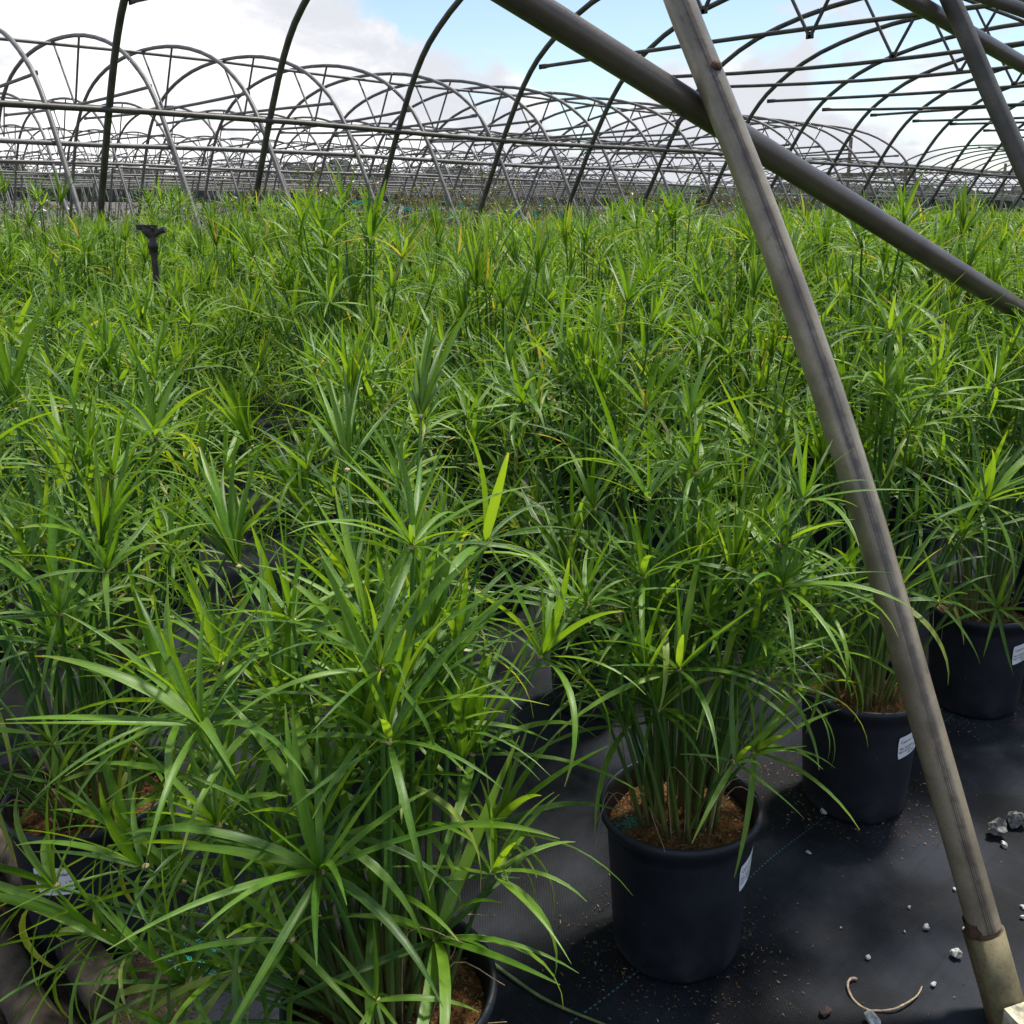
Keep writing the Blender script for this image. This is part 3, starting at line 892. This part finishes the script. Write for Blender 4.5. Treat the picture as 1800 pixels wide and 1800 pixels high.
hero_plant(PD, 0.0, plant_layout(105, 38, 20, 0.62, 1.12, 0.36, 0.08, 0.20), 'umbrella sedge in black pot with white sticker beside the old poles and spilled soil', 3, R(-138), 300)

# library for the rest ---------------------------------------------------------------
NVAR = 9
VARS = []
for k in range(NVAR):
    lay = plant_layout(300+k, 44, 22, 0.70, 1.32+0.06*(k % 3), 0.40, 0.09, 0.22)
    r = np.random.default_rng(900+k)
    sb = Buf()
    for s in lay: stem_to_buf(sb, s, 5, True, 2)
    fb = Buf(); fb2 = Buf(); whs = []
    for s in lay:
        off = s['P'][-1]
        wb = Buf(); leaves_to_buf(wb, s['leaves'], 'lo', off, 0, r); whs.append((wb.mesh('leaf_whorl', M_LEAF), off))
        leaves_to_buf(fb, s['leaves'], 'lo', None, 0, r)
    VARS.append(dict(stems=sb.mesh('stems', [M_STEM, M_FLORET]), foliage=fb.mesh('foliage', M_LEAF), whorls=whs))
ROWV = [1.06, 1.90, 2.68, 3.44, 4.20, 4.96, 5.72, 6.48, 7.24, 8.00, 8.76, 9.45]
ROWN = ['first', 'second', 'third', 'fourth', 'fifth', 'sixth', 'seventh', 'eighth', 'ninth', 'tenth', 'eleventh', 'last']
spots = []
for j, v in enumerate(ROWV):
    ph = (0.0, 0.48, 0.85, 0.55, 0.95, 0.62, 1.0, 0.7, 0.52, 0.9, 0.6, 0.8)[j]
    u = ph if j else 3.45
    while u < 2.85*v+1.2:
        uu, vv = u+rng.normal()*0.04, v+rng.normal()*0.04
        u += 0.71
        if uu < 0.19*v-0.15: continue
        if j == 1 and abs(uu-PD[0]) < 0.3: continue
        if uu < 0.36: continue
        spots.append((math.hypot(uu, vv), j, uu, vv))
spots.sort()
NEAR2 = 34
pS = at_v(266, 398, 5.3)
SPR = np.array([pS[0], pS[1]])/math.hypot(pS[0], pS[1])
for n, (d, j, uu, vv) in enumerate(spots):
    V = VARS[int(rng.integers(NVAR))]
    sc = (0.86+0.22*rng.random())*(0.9 if vv > 6.5 and uu > 4.5 else 1.0)
    lat = abs(uu*SPR[1]-vv*SPR[0]); al = uu*SPR[0]+vv*SPR[1]
    if lat < 0.62 and 1.5 < al < 5.9: sc = min(sc, 0.80)
    root = empty('potted_sedge', (uu, vv, 0.001), rng.random()*6.28, sc)
    tag(root, 'umbrella sedge in black pot packed into the %s pot row from the aisle' % ROWN[j], 'potted plant', GROUP)
    if d < 6:
        link('pot', POT_LO[n % 2], root); link('potting_mix', SOIL_LO[0], root)
    else:
        link('pot', POT_LO[n % 2], root)
    st = link('stems', V['stems'], root); st['kind'] = 'stuff'
    if n < NEAR2:
        for me, off in V['whorls']:
            link('leaf_whorl', me, root, Matrix.Translation(off))
    else:
        f_ = link('foliage', V['foliage'], root); f_['kind'] = 'stuff'

# ------------------------------------------------------------------ staked saplings and crop beyond
def sapling_parts(seed):
    r = np.random.default_rng(seed)
    h = 1.5
    sb = Buf(); tube(sb, [(0.03, 0, 0), (0.03, 0.01, h*0.5), (0.02, 0.0, h*0.93)], 0.011, 6)
    tb = Buf(); P = smoothpath([(0, 0, 0), (0.03, 0.02, 0.5), (0.01, 0.0, 1.0), (r.normal()*0.05, r.normal()*0.05, h*1.05)], 4); tube(tb, P, np.linspace(0.009, 0.003, len(P)), 5)
    fb = Buf()
    for i in range(9):
        z = 0.5+0.95*r.random(); a = r.random()*6.28; L = 0.15+0.3*r.random()
        p0 = np.array([0.01, 0, z]); p1 = p0+np.array([math.cos(a)*L, math.sin(a)*L, L*0.6])
        tube(tb, [p0, (p0+p1)/2+np.array([0, 0, -0.02]), p1], 0.0025, 4)
        for k in range(22):
            t = 0.2+0.85*r.random(); c = p0+(p1-p0)*t+r.normal(size=3)*0.035
            M = basis(r.normal(size=3), r.normal(size=3)); s = 0.018+0.03*r.random()
            v = np.array([(-.5, 0, 0), (0, .24, .05), (.5, 0, 0), (0, -.24, .05)])*s*1.6
            fb.add(v@M.T+c, [(0, 1, 2, 3)], a=(0.5, 0.3, r.random()))
    zt = h*0.88
    eb = Buf(); tube(eb, [(0.02, 0.0, zt-0.02), (0.02, 0.0, zt+0.02)], 0.024, 8)
    box(eb, (0.05, 0.03, zt-0.01), (0.07, 0.012, 0.022)); box(eb, (0.06, -0.03, zt-0.03), (0.05, 0.01, 0.03))
    return sb.mesh('stake', M_STAKE), tb.mesh('trunk', M_BARK), fb.mesh('crown', M_SAP, False), eb.mesh('tie', M_TIE, False)
SAPS = [sapling_parts(s) for s in range(5)]
r = np.random.default_rng(5)
for row, v in enumerate((11.25, 12.4, 13.6)):
    u = 5.4+row*0.4
    while u < 23:
        P = SAPS[int(r.integers(5))]
        root = empty('staked_sapling', (u+r.normal()*0.1, v+r.normal()*0.1, -0.05), r.random()*6.28, 0.98+0.2*r.random())
        tag(root, 'thin sapling on bamboo stake with teal tie, %s row beyond the sedge house' % ROWN[row], 'sapling', 'staked saplings beyond the sedge house')
        for nm, me in zip(('stake', 'trunk', 'crown', 'tie'), P): link(nm, me, root)
        u += 0.62+0.25*r.random()

def shrub_mass(name, label, v0, v1, u0f, u1, n, hmax, mat, seed):
    r = np.random.default_rng(seed); b = Buf()
    cl = max(6, n//60)
    for i in range(cl):
        v = v0+(v1-v0)*r.random(); u = u0f*v+(u1-u0f*v)*r.random(); hh = hmax*(0.6+0.4*r.random()); w_ = 0.3+0.3*r.random(); tn = r.random()
        m_ = n//cl
        c = np.stack([u+r.normal(size=m_)*w_*0.6, v+r.normal(size=m_)*w_*0.6, hh*r.random(m_)**0.7], -1)
        for k in range(m_):
            M = basis(r.normal(size=3), r.normal(size=3)); s = 0.09+0.11*r.random()
            vv = np.array([(-.5, 0, 0), (0, .22, .04), (.5, 0, 0), (0, -.22, .04)])*s
            b.add(vv@M.T+c[k], [(0, 1, 2, 3)], a=(0.5, 0.3, np.clip(tn+r.normal()*0.2, 0, 0.95)))
    o = link(name, b.mesh(name, mat, False)); tag(o, label, 'shrubs', kind='stuff')
shrub_mass('nursery_shrubs', 'olive and brown shrubs growing among the staked saplings', 10.9, 19.8, 0.2, 22, 9000, 1.15, M_SAP, 1)
shrub_mass('nursery_shrubs', 'dull green shrubs under the second far hoop house', 20.9, 40, 0.2, 45, 9000, 1.5, M_CROP, 2)
shrub_mass('nursery_shrubs', 'grey green shrubs under the farthest hoop houses', 40, 90, 0.2, 120, 9000, 2.0, M_CROP, 3)

def spindly(px, py, v, h, seed, label):
    p = at_v(px, py, v); r = np.random.default_rng(seed)
    root = empty('spindly_tree', (p[0], v, -0.05)); tag(root, label, 'tree')
    tb, fb = Buf(), Buf()
    tube(tb, smoothpath([(0, 0, 0), (0.05, 0, h*0.5), (0.0, 0.1, h)], 4), np.linspace(0.02, 0.004, 9), 5)
    for i in range(16):
        z = h*(0.45+0.5*r.random()); a = r.random()*6.28; L = 0.3+0.6*r.random()
        p0 = np.array([0.03, 0.03, z]); p1 = p0+np.array([math.cos(a)*L, math.sin(a)*L, L*(0.1+0.5*r.random())])
        tube(tb, smoothpath([p0, (p0+p1)/2+np.array([0, 0, 0.05]), p1], 2), 0.004, 4)
        for k in range(26):
            c = p0+(p1-p0)*(0.25+0.8*r.random())+r.normal(size=3)*0.05
            M = basis(r.normal(size=3), r.normal(size=3)); s = 0.04+0.03*r.random()
            vv = np.array([(-.5, 0, 0), (0, .2, .04), (.5, 0, 0), (0, -.2, .04)])*s
            fb.add(vv@M.T+c, [(0, 1, 2, 3)], a=(0.5, 0.3, r.random()))
    link('trunk', tb.mesh('trunk', M_BARK), root); link('crown', fb.mesh('crown', M_SAP, False), root)
spindly(850, 300, 11.6, 2.15, 1, 'spindly open tree with fine leaves growing up among the staked saplings')
spindly(1275, 330, 10.7, 1.75, 2, 'low bushy tree with olive leaves behind the leaning pipe')

hill('hills', 52, 84, 330, lambda f: 8.5+2.2*math.sin(f*9)+1.8*math.sin(f*23+1)-1.5*(1-f), 110, 1, 'dark wooded ridge on the skyline behind the hoop houses')
hill('hills', 12, 52, 480, lambda f: 6+2*math.sin(f*17)+1.5*math.sin(f*31+2), 120, 2, 'low tree line on the skyline past the timber ends')

# ------------------------------------------------------------------ irrigation riser
pS = at_v(266, 398, 5.3)
root = empty('irrigation_sprinkler', (pS[0], pS[1], 0.0)); tag(root, 'dark impact sprinkler on riser pipe poking up among the sedges', 'sprinkler')
zt = pS[2]
b = Buf(); tube(b, [(0, 0, -0.05), (0.004, 0, 0.6), (0, 0, zt-0.12)], 0.016, 12); link('riser', b.mesh('riser', M_SPRINK), root)
b = Buf(); tube(b, [(0, 0, zt-0.15), (0, 0, zt-0.12), (0, 0, zt-0.118), (0, 0, zt-0.085), (0, 0, zt-0.08), (0, 0, zt-0.05)], [0.022, 0.022, 0.026, 0.026, 0.018, 0.020], 12); link('coupling', b.mesh('coupling', M_SPRINK), root)
MR = basis(_cr*np.array([1, 1, 0]), (0, 0, 1))
def loc_s(x, y, z): return MR@np.array([x, y, 0])+np.array([0, 0, zt+z])
b = Buf(); tube(b, [loc_s(0.0, 0, -0.055), loc_s(-0.012, 0, -0.03), loc_s(-0.045, 0, -0.012)], [0.022, 0.03, 0.017], 10); tube(b, [loc_s(0, 0, -0.05), loc_s(0.04, 0, -0.026), loc_s(0.072, 0, -0.014)], [0.018, 0.014, 0.017], 10)
link('nozzle_body', b.mesh('nozzle_body', M_SPRINK), root)
b = Buf(); box(b, loc_s(-0.022, 0, 0.002), (0.098, 0.03, 0.013), MR); box(b, loc_s(-0.066, 0, -0.006), (0.022, 0.022, 0.03), MR); box(b, loc_s(0.022, 0, -0.02), (0.014, 0.022, 0.05), MR); link('drive_arm', b.mesh('drive_arm', M_SPRINK, False), root)

# ------------------------------------------------------------------ things lying on the cloth
def stone(px, py, sz, mat, seed, label):
    p = at_z(px, py, 0.0); r = np.random.default_rng(seed)
    v, t = ICO
    n = np.ones(len(v))
    for k in range(5):
        d = r.normal(size=3)*(1.5+k); n += 0.26/(1+0.35*k)*np.sin(v@d+r.random()*6)
    for k in range(6):
        d = r.normal(size=3); d /= np.linalg.norm(d); h = v@d*n
        n = np.where(h > 0.72, n*0.72/np.maximum(h, 0.72), n)
    vv = v*n[:, None]*np.array([1.0, 0.8, 0.72])*sz/2
    vv[:, 2] -= vv[:, 2].min()+0.001
    b = Buf(); b.add(vv@rotz(r.random()*6.28).T, None, t)
    o = link('stone', b.mesh('stone', mat, False)); o.location = (p[0], p[1], 0.002); tag(o, label, 'stone', 'stones on the black cloth')
PXM = 1/1661.0
for i, (x, y, px, m_, lb) in enumerate([
        (1448, 1430, 20, M_STONE, 'pale pitted stone on the cloth beside the half hidden pot'),
        (1420, 1501, 8, M_STONE, 'tiny pale stone chip on the cloth between the two clear pots'),
        (1764, 1489, 15, M_STONE, 'round whitish pebble beside the dark pitted lumps'),
        (1752, 1470, 44, M_STONED, 'dark grey pitted lump on the cloth, larger of two touching'),
        (1782, 1450, 44, M_STONED, 'dark grey pitted lump on the cloth, taller of two touching'),
        (1677, 1566, 10, M_STONE, 'small white pebble close to the leaning pipe'),
        (1628, 1634, 15, M_STONE, 'angular light grey pebble on open cloth'),
        (1697, 1637, 11, M_STONE, 'small oval pebble just beside the rusty joint of the pipe'),
        (1680, 1683, 25, M_STONE, 'plump pale pebble near the ground sleeve'),
        (1525, 1687, 10, M_STONE, 'narrow upright pebble above the curled root'),
        (1640, 1734, 12, M_STONE, 'small grey pebble at the tip of the curled root'),
        (1534, 1802, 29, M_STONE, 'largest pale stone lying below the curled root'),
        (1797, 1597, 10, M_STONE, 'small pale pebble on the cloth past the pipe'),
        (1797, 1616, 10, M_STONE, 'broken pale pebble past the pipe'),
        (1478, 1633, 5, M_STONE, 'speck of white stone on the cloth'),
        (1590, 1640, 5, M_STONE, 'speck of white stone beside the angular pebble'),
        (1598, 1598, 7, M_STONE, 'flat sliver of white stone')]):
    p = at_z(x, y, 0); d = float((p-CAM)@_fw)
    stone(x, y, px*d*PXM*1.05, m_, 40+i, lb)
# curled root
pix = [(1506, 1721), (1497, 1722), (1490, 1731), (1493, 1745), (1505, 1760), (1525, 1772), (1545, 1776), (1570, 1776), (1590, 1768), (1608, 1755), (1616, 1743), (1621, 1731)]
P = smoothpath([at_z(x, y, 0.004)+np.array([0, 0, 0.004*math.sin(i)]) for i, (x, y) in enumerate(pix)], 4)
b = Buf(); tube(b, P, np.linspace(0.0027, 0.0015, len(P))*(1+0.15*np.sin(np.arange(len(P))*1.7)), 8)
o = link('curled_root', b.mesh('curled_root', mat_simple('dry_root', (0.34, 0.25, 0.17), 0.8, 0, 0.45, 120))); tag(o, 'dry pale root curled into a half ring on the cloth', 'root')
# long pale culm lying on the cloth
pix = [(862, 1690), (900, 1718), (950, 1752), (1000, 1776), (1060, 1800), (1120, 1826)]
P = smoothpath([at_z(x, y, 0.006) for x, y in pix], 4)
b = Buf(); tube(b, P, np.linspace(0.0035, 0.002, len(P)), 6, tint=0.9)
o = link('fallen_stalk', b.mesh('fallen_stalk', mat_simple('pale_stalk', (0.16, 0.20, 0.07), 0.6, 0, 0.3, 40))); tag(o, 'long thin pale green stalk lying on the cloth past the clear pot', 'stalk')
# dark bark chunk
p = at_z(1450, 1784, 0); r = np.random.default_rng(3)
v, t = ICO1; b = Buf(); vv = v*(1+r.normal(size=(len(v), 1))*0.12)*np.array([0.016, 0.010, 0.006])+np.array([0, 0, 0.006]); b.add(vv@rotz(-0.6).T, None, t)
o = link('bark_piece', b.mesh('bark_piece', M_DARKCHIP, False)); o.location = (p[0], p[1], 0.001); tag(o, 'small dark brown bark piece on the cloth by the curled root', 'bark')

# mulch crumbs scattered round the pots
r = np.random.default_rng(21); b = Buf()
for (u, v) in (PA, PB, PC, PE, PD):
    for i in range(520):
        a = r.random()*6.28; q = 0.126+abs(r.normal())*0.045+0.10*r.random()**3
        chip(b, r, np.array([u+q*math.cos(a), v+q*math.sin(a), 0.0035]), 0.004, 0.012)
for i in range(260):
    p = np.array([0.9+1.9*r.random(), 0.45+1.0*r.random(), 0.0035]); chip(b, r, p, 0.003, 0.009)
o = link('mulch_crumbs', b.mesh('mulch_crumbs', M_CHIP, False)); tag(o, 'brown mulch crumbs scattered on the black cloth', 'mulch', kind='stuff')

# spilled soil, pellets and old poles in the corner
r = np.random.default_rng(31)
nu = 40; uu = np.linspace(0.12, 0.86, nu); vv_ = np.linspace(1.40, 2.7, 60)
U, V = np.meshgrid(uu, vv_, indexing='ij')
edge = 0.60+0.06*np.sin(V*7)+0.04*np.sin(V*19+1)
Z = np.clip((edge-U)*0.16, -0.02, 0.018)+0.004*np.sin(U*40+V*31)*np.sin(V*43)-0.001
i = np.arange(nu-1)[:, None]*60; j = np.arange(59)[None, :]
b = Buf(); b.add(np.stack([U, V, Z], -1).reshape(-1, 3), np.stack([i+j, i+60+j, i+61+j, i+j+1], -1).reshape(-1, 4))
for k in range(2600):
    u = 0.14+0.55*r.random(); v = 1.42+1.2*r.random(); e = 0.60+0.06*math.sin(v*7)
    if u > e+0.05: continue
    chip(b, r, np.array([u, v, max(0.003, min(0.018, (e-u)*0.16))+0.004]), 0.005, 0.013)
me = b.mesh('spilled_soil', [M_DIRT]); o = link('spilled_soil', me); tag(o, 'dark soil spilled over the cloth beside the old poles', 'soil', kind='stuff')
g0 = at_z(335, 1690, 0.01); b = Buf(); pellets(b, r, g0, 0.085, 900, 0.010)
o = link('fertilizer_pellets', b.mesh('fertilizer_pellets', M_TEAL)); tag(o, 'teal fertilizer pellets spilled on dark soil', 'fertilizer', kind='stuff')
def pole(p0, p1, rad, label, seed):
    r = np.random.default_rng(seed); p0, p1 = np.asarray(p0, float), np.asarray(p1, float)
    t = np.linspace(0, 1, 26)[:, None]; P = p0+(p1-p0)*t; P[:, 0] += 0.006*np.sin(t[:, 0]*7); P[:, 2] += rad
    b = Buf(); tube(b, P, rad*(1+0.05*np.sin(np.arange(26)*1.3)+r.normal(size=26)*0.015), 18)
    o = link('old_pole', b.mesh('old_pole', M_LOG)); tag(o, label, 'pole', 'old poles edging the cloth')
pole((0.405, 1.665, 0.012), (0.345, 3.3, 0.012), 0.036, 'weathered round pole on spilled soil, the one beside the teal pellets', 1)
pole((0.292, 1.55, 0.010), (0.250, 3.3, 0.010), 0.036, 'weathered round pole on spilled soil, the outer of two', 2)

# lichened board end beside the ground sleeve
p = at_z(1812, 1800, 0.03); b = Buf(); box(b, (0, 0, 0.03), (0.16, 0.05, 0.075)); me = b.mesh('edging_board', M_BLOCK, False)
o = link('edging_board', me); o.location = (p[0]+0.02, p[1]-0.02, 0.0); o.rotation_euler = (0, 0, R(-25)); tag(o, 'pale lichened board end against the ground sleeve of the leaning pipe', 'board')
